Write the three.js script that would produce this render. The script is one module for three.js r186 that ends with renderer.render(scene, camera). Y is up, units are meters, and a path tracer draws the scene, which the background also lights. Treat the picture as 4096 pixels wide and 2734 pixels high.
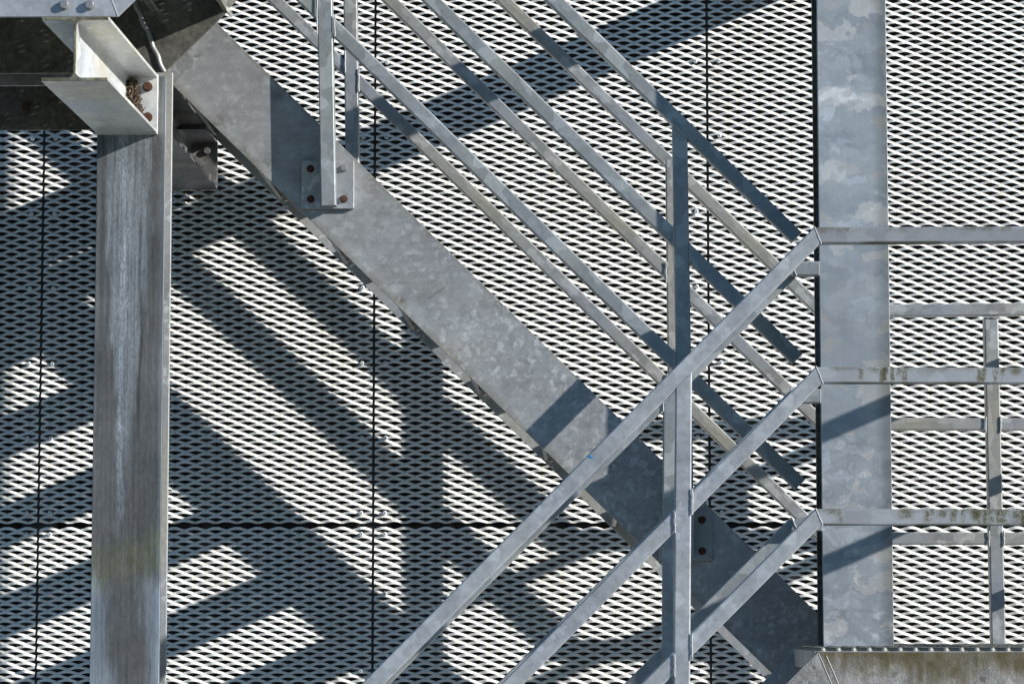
import * as THREE from 'three';
import { mergeGeometries } from 'three/addons/utils/BufferGeometryUtils.js';
import { RoundedBoxGeometry } from 'three/addons/geometries/RoundedBoxGeometry.js';

// ------------------------------------------------------------------ camera, sky, sun, exposure
const scene = new THREE.Scene();
const EYE = 1.7, CAMZ = 10.9;                      // facade plane is z = 0, the eye is 10.9 m in front of it
const camera = new THREE.PerspectiveCamera(2 * Math.atan(784 / 6670) * 180 / Math.PI, 4096 / 2734, 0.1, 3000);
camera.position.set(0, EYE, CAMZ);
camera.rotation.set(Math.atan(653 / 6670), Math.atan(0.0247), 0, 'YXZ');
camera.updateMatrixWorld();

const SUN = new THREE.Vector3(2.2, 0.95, 1.0).normalize();
const SKY_W = 512, SKY_H = 256;
{
  const d = new Float32Array(SKY_W * SKY_H * 4);
  for (let j = 0; j < SKY_H; j++) for (let i = 0; i < SKY_W; i++) {
    const lat = ((j + 0.5) / SKY_H - 0.5) * Math.PI, lon = ((i + 0.5) / SKY_W - 0.5) * 2 * Math.PI;
    const v = new THREE.Vector3(Math.cos(lat) * Math.cos(lon), Math.sin(lat), Math.cos(lat) * Math.sin(lon));
    const h = Math.max(v.y, 0), t = Math.pow(h, 0.55), c = Math.max(v.dot(SUN), 0);
    const glow = 0.35 * Math.pow(c, 8) + 0.9 * Math.pow(c, 60);
    const col = [0.135 + (0.075 - 0.135) * t + glow, 0.305 + (0.23 - 0.305) * t + glow * 0.93, 0.475 + (0.475 - 0.475) * t + glow * 0.8];
    if (v.y < 0) { const g = Math.min(1, -v.y * 8); const gr = [0.05, 0.07, 0.03]; for (let k = 0; k < 3; k++) col[k] += (gr[k] - col[k]) * g; }
    const o = (j * SKY_W + i) * 4;
    for (let k = 0; k < 3; k++) d[o + k] = col[k];
    d[o + 3] = 1;
  }
  const sky = new THREE.DataTexture(d, SKY_W, SKY_H, THREE.RGBAFormat, THREE.FloatType);
  sky.mapping = THREE.EquirectangularReflectionMapping; sky.magFilter = THREE.LinearFilter; sky.needsUpdate = true;
  scene.background = sky; scene.environment = sky;
  scene.backgroundIntensity = 0.66; scene.environmentIntensity = 0.66;
}
const sun = new THREE.DirectionalLight(new THREE.Color(1, 0.96, 0.9), 4.9);
sun.position.copy(SUN).multiplyScalar(30); sun.castShadow = true;
sun.shadow.mapSize.set(4096, 4096);
Object.assign(sun.shadow.camera, { left: -8, right: 8, top: 8, bottom: -8, near: 1, far: 60 });
scene.add(sun, sun.target);
const renderer = new THREE.WebGLRenderer({ antialias: true });
renderer.toneMapping = THREE.LinearToneMapping;
renderer.toneMappingExposure = 1.3;
renderer.shadowMap.enabled = true;
renderer.setSize(1024, 683);

// ------------------------------------------------------------------ helpers
const V = (x, y, z) => new THREE.Vector3(x, y, z);
// survey of the place: the point seen at (px, py) on the vertical plane that lies D metres in front of the eye
function at(px, py, D) {
  const d = V((px - 1174.5) / 6670, -(py - 784) / 6670, -1).applyQuaternion(camera.quaternion);
  const s = -D / d.z;
  return V(d.x * s, EYE + d.y * s, CAMZ - D);
}
const zOf = (D) => CAMZ - D;
let seed = 7;
const rnd = () => { seed = (seed * 1664525 + 1013904223) >>> 0; return seed / 4294967296; };
const used = {};
function numbered(n) { const k = used[n] = (used[n] ?? -1) + 1; return k ? `${n}_${String(k).padStart(3, '0')}` : n; }
function thing(name, label, category, base, group) {
  const o = new THREE.Group(); o.name = numbered(name); o.position.copy(base);
  o.userData = { label, category }; if (group) o.userData.group = group;
  scene.add(o); o.updateMatrixWorld(true);
  return o;
}
function part(name, geo, mat, parent, label) {      // geo in world coordinates
  const w = V(0, 0, 0); parent.getWorldPosition(w);
  const g = geo.clone(); g.translate(-w.x, -w.y, -w.z);
  const m = new THREE.Mesh(g, mat); m.name = name; m.castShadow = m.receiveShadow = true;
  if (label) m.userData.label = label;
  parent.add(m); m.updateMatrixWorld(true);
  return m;
}
function place(name, geo, mat, parent, p, rot) {   // shared geometry, placed at world point p
  const w = V(0, 0, 0); parent.getWorldPosition(w);
  const m = new THREE.Mesh(geo, mat); m.name = name; m.position.copy(p).sub(w); m.castShadow = m.receiveShadow = true;
  if (rot) m.rotation.set(...rot);
  parent.add(m); m.updateMatrixWorld(true);
  return m;
}
function boxUV(g, ox = 0, oy = 0, oz = 0) {         // uv in metres by the side a face looks to
  if (g.index) g = g.toNonIndexed();
  const p = g.attributes.position, n = g.attributes.normal, uv = new Float32Array(p.count * 2);
  for (let f = 0; f < p.count; f += 3) {
    const ax = Math.abs(n.getX(f) + n.getX(f + 1) + n.getX(f + 2)), ay = Math.abs(n.getY(f) + n.getY(f + 1) + n.getY(f + 2)), az = Math.abs(n.getZ(f) + n.getZ(f + 1) + n.getZ(f + 2));
    for (let k = f; k < f + 3; k++) {
      const x = p.getX(k) - ox, y = p.getY(k) - oy, z = p.getZ(k) - oz;
      const [u, v] = az >= ax && az >= ay ? [x, y] : ax >= ay ? [z, y] : [x, z];
      uv[2 * k] = u; uv[2 * k + 1] = v;
    }
  }
  g.setAttribute('uv', new THREE.BufferAttribute(uv, 2));
  return g;
}
function merge(list) { return mergeGeometries(list.map((g) => { const k = g.index ? g.toNonIndexed() : g.clone(); for (const a of Object.keys(k.attributes)) if (!['position', 'normal', 'uv', 'color'].includes(a)) k.deleteAttribute(a); return k; })); }
function box(x0, x1, y0, y1, z0, z1, r = 0.0015) {
  const g = new RoundedBoxGeometry(x1 - x0, y1 - y0, z1 - z0, 1, Math.min(r, (x1 - x0) / 3, (y1 - y0) / 3, (z1 - z0) / 3));
  g.translate((x0 + x1) / 2, (y0 + y1) / 2, (z0 + z1) / 2);
  return boxUV(g);
}
// plate: polygon [[x, y], ...] in world x, y between z0 and z1 with small bevels
function plate(poly, z0, z1, bevel = 0.0015) {
  const s = new THREE.Shape(poly.map(([x, y]) => new THREE.Vector2(x, y)));
  const g = new THREE.ExtrudeGeometry(s, { depth: z1 - z0 - 2 * bevel, bevelEnabled: true, bevelThickness: bevel, bevelSize: bevel, bevelOffset: -bevel, bevelSegments: 1 });
  g.translate(0, 0, z0 + bevel);
  return boxUV(g);
}
// hollow-section bar from A to B, h across (in the plane), d deep along ref, with mitred ends
function bar(A, B, { h = 0.046, d = 0.05, r = 0.005, ref = V(0, 0, 1), cutA = 0, cutB = 0, u0 = 0 } = {}) {
  const u = B.clone().sub(A), L = u.length(); u.normalize();
  const v = ref.clone().cross(u).normalize(), n = u.clone().cross(v).normalize();
  const sec = [];
  const hh = h / 2, dd = d / 2, K = 3;
  const corner = (sv, sn, a0) => { for (let k = 0; k <= K; k++) { const a = a0 + (k / K) * Math.PI / 2; sec.push([sv * (hh - r) + r * Math.sin(a), sn * (dd - r) + r * Math.cos(a), Math.sin(a), Math.cos(a)]); } };
  corner(1, 1, 0); corner(1, -1, Math.PI / 2); corner(-1, -1, Math.PI); corner(-1, 1, Math.PI * 1.5);
  // start the perimeter at the middle of the face that looks along n
  const ring = [[0, dd, 0, 1], ...sec, [0, dd, 0, 1]];
  const per = [0]; for (let k = 1; k < ring.length; k++) per.push(per[k - 1] + Math.hypot(ring[k][0] - ring[k - 1][0], ring[k][1] - ring[k - 1][1]));
  const tot = per[per.length - 1];
  const pos = [], nor = [], uv = [], idx = [];
  for (let e = 0; e < 2; e++) ring.forEach(([a, b, na, nb], k) => {
    const s = e ? L + a * cutB : a * cutA;
    const p = A.clone().addScaledVector(u, s).addScaledVector(v, a).addScaledVector(n, b);
    pos.push(p.x, p.y, p.z);
    const q = v.clone().multiplyScalar(na).addScaledVector(n, nb); nor.push(q.x, q.y, q.z);
    const w = per[k]; uv.push(u0 + s, w > tot / 2 && k > ring.length / 2 ? w - tot : w);
  });
  const N = ring.length;
  for (let k = 0; k < N - 1; k++) {
    idx.push(k, N + k, k + 1, k + 1, N + k, N + k + 1);
  }
  for (let e = 0; e < 2; e++) {
    const c = pos.length / 3, s0 = e ? L : 0;
    const p0 = A.clone().addScaledVector(u, s0), nn = u.clone().multiplyScalar(e ? 1 : -1);
    pos.push(p0.x, p0.y, p0.z); nor.push(nn.x, nn.y, nn.z); uv.push(u0, 0);
    ring.forEach(([a, b]) => {
      const s = e ? L + a * cutB : a * cutA;
      const p = A.clone().addScaledVector(u, s).addScaledVector(v, a).addScaledVector(n, b);
      pos.push(p.x, p.y, p.z); nor.push(nn.x, nn.y, nn.z); uv.push(u0 + a, b);
    });
    for (let k = 0; k < N - 1; k++) e ? idx.push(c, c + 2 + k, c + 1 + k) : idx.push(c, c + 1 + k, c + 2 + k);
  }
  const g = new THREE.BufferGeometry();
  g.setAttribute('position', new THREE.Float32BufferAttribute(pos, 3));
  g.setAttribute('normal', new THREE.Float32BufferAttribute(nor, 3));
  g.setAttribute('uv', new THREE.Float32BufferAttribute(uv, 2));
  g.setIndex(idx);
  return g;
}
function chain(points, opt = {}) {                  // mitred run of bars, one geometry per length
  const out = [];
  for (let i = 0; i < points.length - 1; i++) {
    const u = points[i + 1].clone().sub(points[i]).normalize();
    const half = (a, b) => Math.tan(Math.atan2(a.x * b.y - a.y * b.x, a.dot(b)) / 2);
    const o = { ...opt, u0: (opt.u0 ?? 0) + i * 1.37 };
    if (i > 0) { const w = points[i].clone().sub(points[i - 1]).normalize(); o.cutA = half(w, u); } else o.cutA = opt.cutA ?? 0;
    if (i < points.length - 2) { const w = points[i + 2].clone().sub(points[i + 1]).normalize(); o.cutB = -half(u, w); } else o.cutB = opt.cutB ?? 0;
    out.push(bar(points[i], points[i + 1], o));
  }
  return out;
}
function weld(A, B, r = 0.0045) {                   // uneven bead from A to B
  const pts = [], n = 9, u = B.clone().sub(A), s = V(-u.y, u.x, 0).normalize();
  for (let k = 0; k <= n; k++) pts.push(A.clone().lerp(B, k / n).addScaledVector(s, (rnd() - 0.5) * r * 0.9).add(V(0, 0, (rnd() - 0.5) * r * 0.4)));
  const g = new THREE.TubeGeometry(new THREE.CatmullRomCurve3(pts), 20, r, 6);
  return g;
}

// ------------------------------------------------------------------ procedural textures
function hsh(x, y, s) { let h = (x * 374761393 + y * 668265263 + s * 1274126177) | 0; h = Math.imul(h ^ (h >>> 13), 1274126177); h ^= h >>> 16; return (h >>> 0) / 4294967296; }
const md = (a, n) => ((a % n) + n) % n;
function vn(x, y, px, py, s) {                      // periodic value noise
  const xi = Math.floor(x), yi = Math.floor(y); let fx = x - xi, fy = y - yi; fx = fx * fx * (3 - 2 * fx); fy = fy * fy * (3 - 2 * fy);
  const x0 = md(xi, px), x1 = md(xi + 1, px), y0 = md(yi, py), y1 = md(yi + 1, py);
  const a = hsh(x0, y0, s), b = hsh(x1, y0, s), c = hsh(x0, y1, s), d = hsh(x1, y1, s);
  return a + (b - a) * fx + (c - a) * fy + (a - b - c + d) * fx * fy;
}
function fbm(u, v, fx, fy, oct, s) { let a = 0.5, t = 0, w = 0; for (let k = 0; k < oct; k++) { t += a * vn(u * fx, v * fy, fx, fy, s + k * 17); w += a; a *= 0.5; fx *= 2; fy *= 2; } return t / w; }
function cell(x, y, px, py, s) {                    // id of the nearest Voronoi seed
  const xi = Math.floor(x), yi = Math.floor(y); let best = 9, id = 0;
  for (let j = -1; j <= 1; j++) for (let i = -1; i <= 1; i++) {
    const cx = md(xi + i, px), cy = md(yi + j, py);
    const dx = xi + i + hsh(cx, cy, s) - x, dy = yi + j + hsh(cx, cy, s + 1) - y, d = dx * dx + dy * dy;
    if (d < best) { best = d; id = hsh(cx, cy, s + 2); }
  }
  return id;
}
const cl = (x, a = 0, b = 1) => Math.min(b, Math.max(a, x));
const sm = (a, b, x) => { const t = cl((x - a) / (b - a)); return t * t * (3 - 2 * t); };
function texture(w, h, fn, { bump = false, repeat = [1, 1], offset = [0, 0], wrap = true } = {}) {
  const col = new Uint8Array(w * h * 4), rou = new Uint8Array(w * h * 4), bmp = bump ? new Uint8Array(w * h * 4) : null;
  for (let j = 0; j < h; j++) for (let i = 0; i < w; i++) {
    const o = (j * w + i) * 4, q = fn((i + 0.5) / w, (j + 0.5) / h);
    for (let k = 0; k < 3; k++) col[o + k] = cl(q[k]) * 255;
    col[o + 3] = rou[o + 3] = 255;
    rou[o] = rou[o + 1] = rou[o + 2] = cl(q[3]) * 255;
    if (bmp) { bmp[o] = bmp[o + 1] = bmp[o + 2] = cl(q[4] ?? 0.5) * 255; bmp[o + 3] = 255; }
  }
  const mk = (data, srgb) => {
    const t = new THREE.DataTexture(data, w, h, THREE.RGBAFormat); t.magFilter = THREE.LinearFilter; t.minFilter = THREE.LinearMipmapLinearFilter; t.generateMipmaps = true;
    t.wrapS = t.wrapT = wrap ? THREE.RepeatWrapping : THREE.ClampToEdgeWrapping; if (srgb) t.colorSpace = THREE.SRGBColorSpace;
    t.repeat.set(...repeat); t.offset.set(...offset); t.needsUpdate = true; return t;
  };
  return { map: mk(col, true), roughnessMap: mk(rou, false), ...(bmp ? { bumpMap: mk(bmp, false) } : {}) };
}
const tint = (t, c) => [t * c[0], t * c[1], t * c[2]];
// hot-dip galvanised steel: T metres per tile
function galv({ T = 1.2, N = 1024, tone = 0.66, col = [0.965, 1, 1.03], big = 0.06, bigN = [9, 14], fine = 0.03, fineN = 60, flake = 0.07, flakeCut = 0.84, mott = 0.06, streak = 0, warm = 0.03, s = 1 }) {
  return texture(N, N, (u, v) => {
    const wx = (fbm(u, v, 18, 18, 3, s + 300) - 0.5) * 0.05 + (fbm(u, v, 60, 60, 2, s + 340) - 0.5) * 0.012, wy = (fbm(u, v, 18, 18, 3, s + 400) - 0.5) * 0.05 + (fbm(u, v, 60, 60, 2, s + 440) - 0.5) * 0.012;
    const k3 = (fbm(u, v, 150, 150, 2, s + 480) - 0.5) * 0.012, k4 = (fbm(u, v, 150, 150, 2, s + 490) - 0.5) * 0.012;
    const a = cell((u + wx) * bigN[0], (v + wy) * bigN[1], bigN[0], bigN[1], s + 10);
    const b = cell((u + wx * 0.5 + k3) * fineN, (v + wy * 0.5 + k4) * fineN, fineN, fineN, s + 20);
    const patch = sm(0.42, 0.62, fbm(u, v, 5, 5, 3, s + 60));
    const m = fbm(u, v, 6, 6, 5, s + 30) - 0.5, g = vn(u * 400, v * 400, 400, 400, s + 40) - 0.5;
    const st = streak ? (fbm(u, v, 70, 5, 3, s + 50) - 0.5) * streak : 0;
    let t = tone + (a - 0.5) * big * 2 + (a > 0.85 ? big * 0.7 : 0) + ((b - 0.5) * fine + (b > flakeCut ? flake : 0)) * patch + m * mott * 2 + g * 0.03 + (fbm(u, v, 90, 90, 3, s + 90) - 0.5) * mott * 1.2 + st;
    const w = (fbm(u, v, 4, 4, 3, s + 70) - 0.5) * warm * 2;
    const speck = vn(u * 230, v * 230, 230, 230, s + 80) > 0.955 ? -0.1 : 0;
    t += speck;
    const c = tint(t, col);
    return [c[0] + w, c[1] + w * 0.4, c[2] - w, 0.46 + (a - 0.5) * 0.12 + (b - 0.5) * 0.06 - m * 0.2, 0.5 + m * 0.3 + g * 0.6];
  }, { bump: true, repeat: [1 / T, 1 / T] });
}
const steel = (tx, o = {}) => new THREE.MeshStandardMaterial({ metalness: 0.3, roughness: 1, bumpScale: 0.00018, ...tx, ...o });
const M = {};
M.rail = steel(galv({ tone: 0.605, col: [0.955, 1, 1.045], big: 0.035, bigN: [14, 26], fine: 0.03, fineN: 34, flake: 0.075, flakeCut: 0.9, mott: 0.05, s: 11 }));
M.railFar = steel(galv({ tone: 0.61, col: [0.99, 1, 1.0], big: 0.03, bigN: [12, 24], fine: 0.03, fineN: 36, flake: 0.07, flakeCut: 0.88, mott: 0.05, s: 21 }));
M.railNear = steel(galv({ tone: 0.66, col: [0.97, 1, 1.045], big: 0.02, bigN: [12, 22], fine: 0.03, fineN: 56, flake: 0.045, flakeCut: 0.92, mott: 0.09, streak: 0.06, s: 31 }));
M.stringer = steel(galv({ tone: 0.645, col: [0.985, 1, 1.01], big: 0.016, bigN: [8, 8], fine: 0.035, fineN: 74, flake: 0.1, flakeCut: 0.87, mott: 0.075, streak: 0.03, s: 41 }));
M.stringerFace = steel(texture(2048, 192, (u, v) => {   // U along the flight from its upper kink, W across from the lower edge
  const U = u * 3.3, W = v * 0.3, P = 8192;
  const w1 = (vn(U * 60, W * 60, P, P, 1) - 0.5) * 0.012 + (vn(U * 170, W * 170, P, P, 2) - 0.5) * 0.006, w2 = (vn(U * 60, W * 60, P, P, 3) - 0.5) * 0.012 + (vn(U * 170, W * 170, P, P, 4) - 0.5) * 0.006;
  const b = cell((U + w1) * 66, (W + w2) * 58, P, P, 5), c = cell((U + w1) * 130, (W + w2) * 112, P, P, 15), e2 = cell((U + w1 * 2) * 24, (W + w2 * 2) * 22, P, P, 19);
  const m = fbm(U / 6.6, W / 6.6, 60, 60, 5, 24) - 0.5, m2 = fbm(U / 6.6, W / 6.6, 20, 20, 4, 54) - 0.5, g = vn(U * 480, W * 480, P, P, 26) - 0.5;
  const runs = vn((U * 0.7 - W * 0.71) * 90, (U + W) * 7, P, P, 28) - 0.5;      // faint vertical run-off
  const zone = sm(0.5, 1.5, U) * sm(0.36, 0.62, fbm(U / 6.6, W / 6.6, 34, 34, 3, 34) + 0.08 * sm(1.4, 1.9, U));
  let t = 0.61 + m * 0.13 + m2 * 0.12 + g * 0.03 + runs * 0.035 + (e2 - 0.5) * 0.035 + ((b - 0.5) * 0.055 + (b > 0.87 ? 0.06 : 0) + (c > 0.88 ? 0.05 : 0) + (c - 0.5) * 0.02) * (0.42 + 0.58 * zone) + (vn(U * 260, W * 260, P, P, 29) > 0.93 ? -0.07 : 0);
  const low = sm(0.03, 0.0, W + m * 0.03), hi = sm(0.235, 0.25, W);
  let br = low * 0.4 + hi * 0.35 + sm(0.56, 0.75, m2 + 0.5) * 0.25;
  t += sm(0.06, 0.02, W) * 0.04 - low * 0.07 - hi * 0.05;
  for (const [su, sw, r, k] of [[0.59, 0.11, 0.09, 0.7], [0.72, 0.23, 0.05, 0.5], [0.2, 0.02, 0.05, 0.7], [0.42, 0.03, 0.05, 0.6], [1.06, 0.02, 0.03, 0.9], [0.28, 0.22, 0.03, 0.6], [1.1, 0.07, 0.03, 0.4]]) {
    const d = Math.hypot(U - su, W - sw) / r, q = cl(1 - d) * k * (0.4 + 1.2 * vn(U * 120, W * 120, P, P, 44)); t -= q * 0.16; br += q * 0.5;
  }
  if (Math.abs((U - 1.12) - (W - 0.09) * 0.15) < 0.0022 && W > 0.09 && W < 0.15) t -= 0.09;
  br = cl(br);
  return [t * (0.985 + br * 0.05), t * 1.0, t * (1.015 - br * 0.09), 0.5 + (b - 0.5) * 0.1 - m * 0.2, 0.5 + m + g];
}, { bump: true, repeat: [1 / 3.3, 1 / 0.3] }));
M.cutEnd = steel(galv({ tone: 0.42, col: [1.02, 1, 0.87], big: 0.02, mott: 0.2, fine: 0.05, fineN: 120, warm: 0.06, s: 55 }));
M.beam = steel(galv({ tone: 0.83, col: [0.995, 1, 0.985], big: 0.015, fine: 0.02, mott: 0.11, streak: 0.03, warm: 0.05, s: 51 }));
M.deck = steel(galv({ tone: 0.5, col: [1.02, 1, 0.93], big: 0.02, mott: 0.12, warm: 0.06, s: 61 }));
M.dark = steel(galv({ tone: 0.38, col: [1, 1, 0.97], big: 0.03, mott: 0.15, warm: 0.05, s: 71 }));  // darker copy of the steel: shade of enclosed parts put into its colour
M.weld = steel({}, { color: new THREE.Color(0.42, 0.43, 0.44), roughness: 0.5, metalness: 0.2 });
M.zinc = steel({}, { color: new THREE.Color(0.33, 0.325, 0.33), roughness: 0.42, metalness: 0.5 });
M.rust = steel(texture(256, 256, (u, v) => { const a = fbm(u, v, 10, 10, 4, 5), b = fbm(u, v, 40, 40, 2, 9); const t = 0.35 + a * 0.4; return [t * (0.4 + b * 0.36), t * (0.275 + b * 0.22), t * (0.215 + b * 0.14), 0.95, b]; }, { bump: true, repeat: [8, 8] }), { metalness: 0, bumpScale: 0.001 });
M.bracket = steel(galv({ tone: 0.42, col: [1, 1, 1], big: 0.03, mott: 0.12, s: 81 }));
M.paint = new THREE.MeshStandardMaterial({ vertexColors: true, color: new THREE.Color(0.84, 0.845, 0.82), roughness: 0.42, metalness: 0 });
M.rivet = new THREE.MeshStandardMaterial({ color: new THREE.Color(0.66, 0.7, 0.73), roughness: 0.4, metalness: 0.1 });
M.backing = new THREE.MeshStandardMaterial({ color: new THREE.Color(0.017, 0.017, 0.018), roughness: 0.95 });
M.mullion = new THREE.MeshStandardMaterial({ color: new THREE.Color(0.03, 0.03, 0.033), roughness: 0.7 });

// broad-patched flange of the right column: one sheet, 0.25 m wide, 5 m high
M.columnRight = steel(texture(256, 2048, (u, v) => {
  const X = u * 0.25, Y = v * 5, P = 4096;
  const w1 = (vn(X * 22, Y * 22, P, P, 1) - 0.5) * 0.05 + (vn(X * 60, Y * 60, P, P, 2) - 0.5) * 0.02 + (vn(X * 170, Y * 170, P, P, 6) - 0.5) * 0.012 + (vn(X * 400, Y * 400, P, P, 61) - 0.5) * 0.005, w2 = (vn(X * 22, Y * 22, P, P, 3) - 0.5) * 0.04 + (vn(X * 60, Y * 60, P, P, 4) - 0.5) * 0.018 + (vn(X * 170, Y * 170, P, P, 7) - 0.5) * 0.009;
  const a = cell((X + w1) * 9, (Y + w2) * 21, P, P, 5), b = cell((X + w1 * 0.8) * 26, (Y + w2 * 0.8) * 44, P, P, 8);
  const zone = sm(0.5, 0.68, vn(X * 3, Y * 3.2, P, P, 12)) * 0.8 + 0.15;
  const m = fbm(X / 5, Y / 5, 20, 20, 5, 14) - 0.5, fib = vn(X * 420, Y * 9, P, P, 15) - 0.5, g = vn(X * 500, Y * 500, P, P, 16) - 0.5;
  const f3 = cell((X + w1 * 0.7) * 60, (Y + w2 * 0.7) * 85, P, P, 18);
  const a2 = cell((X + w2 * 1.2) * 13, (Y + w1 * 1.1) * 34, P, P, 38);
  const live = 0.45 + 0.55 * sm(0.35, 0.65, vn(1, Y * 1.6, P, P, 40));
  const crack = sm(0.0012, 0.0004, Math.abs(X - 0.112 - (vn(2, Y * 26, P, P, 41) - 0.5) * 0.016 - (vn(2, Y * 90, P, P, 42) - 0.5) * 0.006)) * sm(0.5, 0.62, vn(4, Y * 3.2, P, P, 43));
  let t = 0.655 + ((a - 0.5) * 0.05 + (a > 0.86 ? 0.035 : 0) + (a2 - 0.5) * 0.04 + (a2 > 0.9 ? 0.03 : 0)) * live + ((b - 0.5) * 0.045 + (b > 0.86 ? 0.04 : 0)) * zone + ((f3 - 0.5) * 0.03 + (f3 > 0.9 ? 0.035 : 0)) * zone + m * 0.11 + fib * 0.022 + g * 0.026 - crack * 0.05;
  const edge = sm(0.165, 0.215, X); t *= 1 - 0.2 * edge;
  const pk = a > 0.86 || b > 0.93 ? 0.022 : 0;
  return [t * 0.955 + pk, t * 1.0, t * 1.045 - pk - edge * 0.01, 0.42 + (a - 0.5) * 0.16 + (b - 0.5) * 0.1, 0.5 + m + g * 0.8];
}, { bump: true, repeat: [1 / 0.25, 1 / 5] }));
// weathered flange of the left column: pale run-off down the middle, dark grey sides, a mossy rubbed band
M.columnLeft = steel(texture(320, 2048, (u, v) => {
  const X = u * 0.25, Y = v * 5, P = 4096, R = Y - EYE;            // R: height above the eye
  const st = vn(X * 90, Y * 2.2, P, P, 21) * 0.5 + vn(X * 220, Y * 7, P, P, 22) * 0.5 - 0.5;
  const m = fbm(X / 5, Y / 5, 26, 26, 5, 24) - 0.5, g = vn(X * 520, Y * 420, P, P, 26) - 0.5;
  let t = 0.375 + st * 0.06 + m * 0.17 + g * 0.035, blue = 0, oliv = 0;
  const F = (fx, fy, o, q) => fbm(u, v, fx, fy, o, q) - 0.5;
  const ragged = F(18, 46, 5, 61) * 0.05 + F(90, 70, 3, 71) * 0.02, grain = F(120, 600, 3, 81);
  t += F(70, 26, 4, 91) * 0.1 + F(40, 260, 4, 95) * 0.08 + grain * 0.05;
  const drift = (vn(0.3, Y * 1.7, P, P, 36) - 0.5) * 0.022;
  // broad pale sheet that narrows downwards
  const cx = 0.1 + drift, hw = 0.018 + 0.038 * sm(0.45, 1.1, R) + 0.012 * sm(1.0, 1.5, R);
  const sheet = sm(hw + 0.012, hw - 0.012, Math.abs(X - cx) + ragged) * sm(0.22, 0.8, R);
  t += sheet * (0.125 + 0.2 * (F(60, 30, 4, 101) + 0.1) + grain * 0.14); blue += sheet * 0.012;
  // brighter core and thin runs
  const core = sm(0.02, 0.004, Math.abs(X - 0.088 - drift * 1.6) + ragged * 0.6) * sm(0.24, 0.34, R) * (0.35 + 0.65 * vn(3, Y * 7, P, P, 39)) * (1 + grain * 2.5); t += core * 0.13; blue += core * 0.012;
  const dark = sm(0.007, 0.001, Math.abs(X - 0.139 - (vn(8.1, Y * 5, P, P, 33) - 0.5) * 0.02 - (1.3 - R) * 0.012) + ragged * 0.15) * sm(0.5, 0.7, R) * sm(1.38, 1.2, R); t -= dark * 0.12;
  const low = sm(0.19, 0.09, R + ragged * 2), inner = sm(0.02, 0.07, Math.abs(X - 0.118 + (0.05 + R) * 0.12) - 0.012 + ragged * 1.2 - sm(0.0, 0.2, R) * 0.0);
  const side = low * inner; t += side * 0.16; blue += side * 0.03;
  const band = sm(0.1, 0.02, Math.abs(R - 0.2 - (X - 0.11) * 0.28) + ragged * 1.6) * 0.8;
  oliv = band * (0.25 + 0.75 * vn(X * 60 + Y * 20, Y * 190 - X * 50, P, P, 35)); t += band * 0.035;
  const le = sm(0.02, 0.0, X) * 0.05, re = sm(0.198, 0.207, X) * 0.09; t += le + re; blue += re * 0.15;
  return [t * 0.985 - blue, t * (1 + oliv * 0.02), t * 1.015 + blue - oliv * 0.085, 0.5 - sheet * 0.05 + m * 0.2, 0.5 + m * 0.8 + g * 0.8 + sheet * 0.15];
}, { bump: true, repeat: [1 / 0.25, 1 / 5] }));
// moss and run-off marks along a landing rail (u along 2 m, v around the section)
function mossRail(s, drips, top, tone) {
  return steel(texture(2048, 160, (u, v) => {
    const X = u * 2, W = (v - 0.5) * 0.2, P = 4096;               // W: metres up from the middle of the front face
    const m = fbm(u, v, 20, 4, 5, s) - 0.5, g = vn(u * 900, v * 90, 900, 90, s + 3) - 0.5, a = cell((u + m * 0.02) * 34, (v + m * 0.1) * 5, 34, 5, s + 4);
    let t = tone + m * 0.12 + g * 0.03 + (a > 0.86 ? 0.04 : 0), k = 0;
    const n1 = fbm(u, v, 110, 11, 3, s + 6), n2 = vn(X * 420, W * 420 + 99, P, P, s + 8), n3 = fbm(u, v, 34, 5, 3, s + 9);
    for (const [x, w, len, str] of drips) {
      const dx = X - x - (n1 - 0.5) * 0.022, L = 0.024 - len * (0.55 + 0.9 * n3);
      k = Math.max(k, str * sm(w, w * 0.3, Math.abs(dx)) * sm(L - 0.008, L + 0.008, W) * sm(0.3, 0.72, n1 * 0.55 + n2 * 0.3 + n3 * 0.25));
    }
    k = Math.max(k, top * sm(0.5, 0.8, n3 + (n1 - 0.5) * 0.3) * sm(-0.016, 0.02, W) * sm(0.35, 0.75, n2 * 0.6 + n1 * 0.5));
    k = Math.max(k, 0.5 * sm(0.012, 0.024, W) * sm(0.4, 0.7, n3 + (n2 - 0.5) * 0.4));
    t -= 0.05 * sm(0.0, 0.02, W) * sm(0.4, 0.6, n3);
    k = Math.max(k, 0.6 * sm(-0.016, -0.023, W) * sm(0.35, 0.7, vn(X * 9, 4, P, P, s + 10)));
    k = cl(k);
    const c = tint(t, [0.98, 1, 1.035]), mo = [0.27, 0.265, 0.17];
    return [c[0] + (mo[0] - c[0]) * k, c[1] + (mo[1] - c[1]) * k, c[2] + (mo[2] - c[2]) * k, 0.48 + k * 0.4, 0.5 + m * 0.5 + k * 0.2];
  }, { bump: true, repeat: [1 / 2, 1 / 0.2], offset: [0, 0.5] }));
}
M.moss1 = mossRail(101, [[0.1, 0.03, 0.02, 0.55], [0.15, 0.03, 0.014, 0.4], [0.25, 0.04, 0.02, 0.3], [0.44, 0.03, 0.01, 0.5], [0.47, 0.03, 0.012, 0.5], [0.52, 0.03, 0.012, 0.5], [0.57, 0.03, 0.014, 0.5]], 0.5, 0.58);
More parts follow.
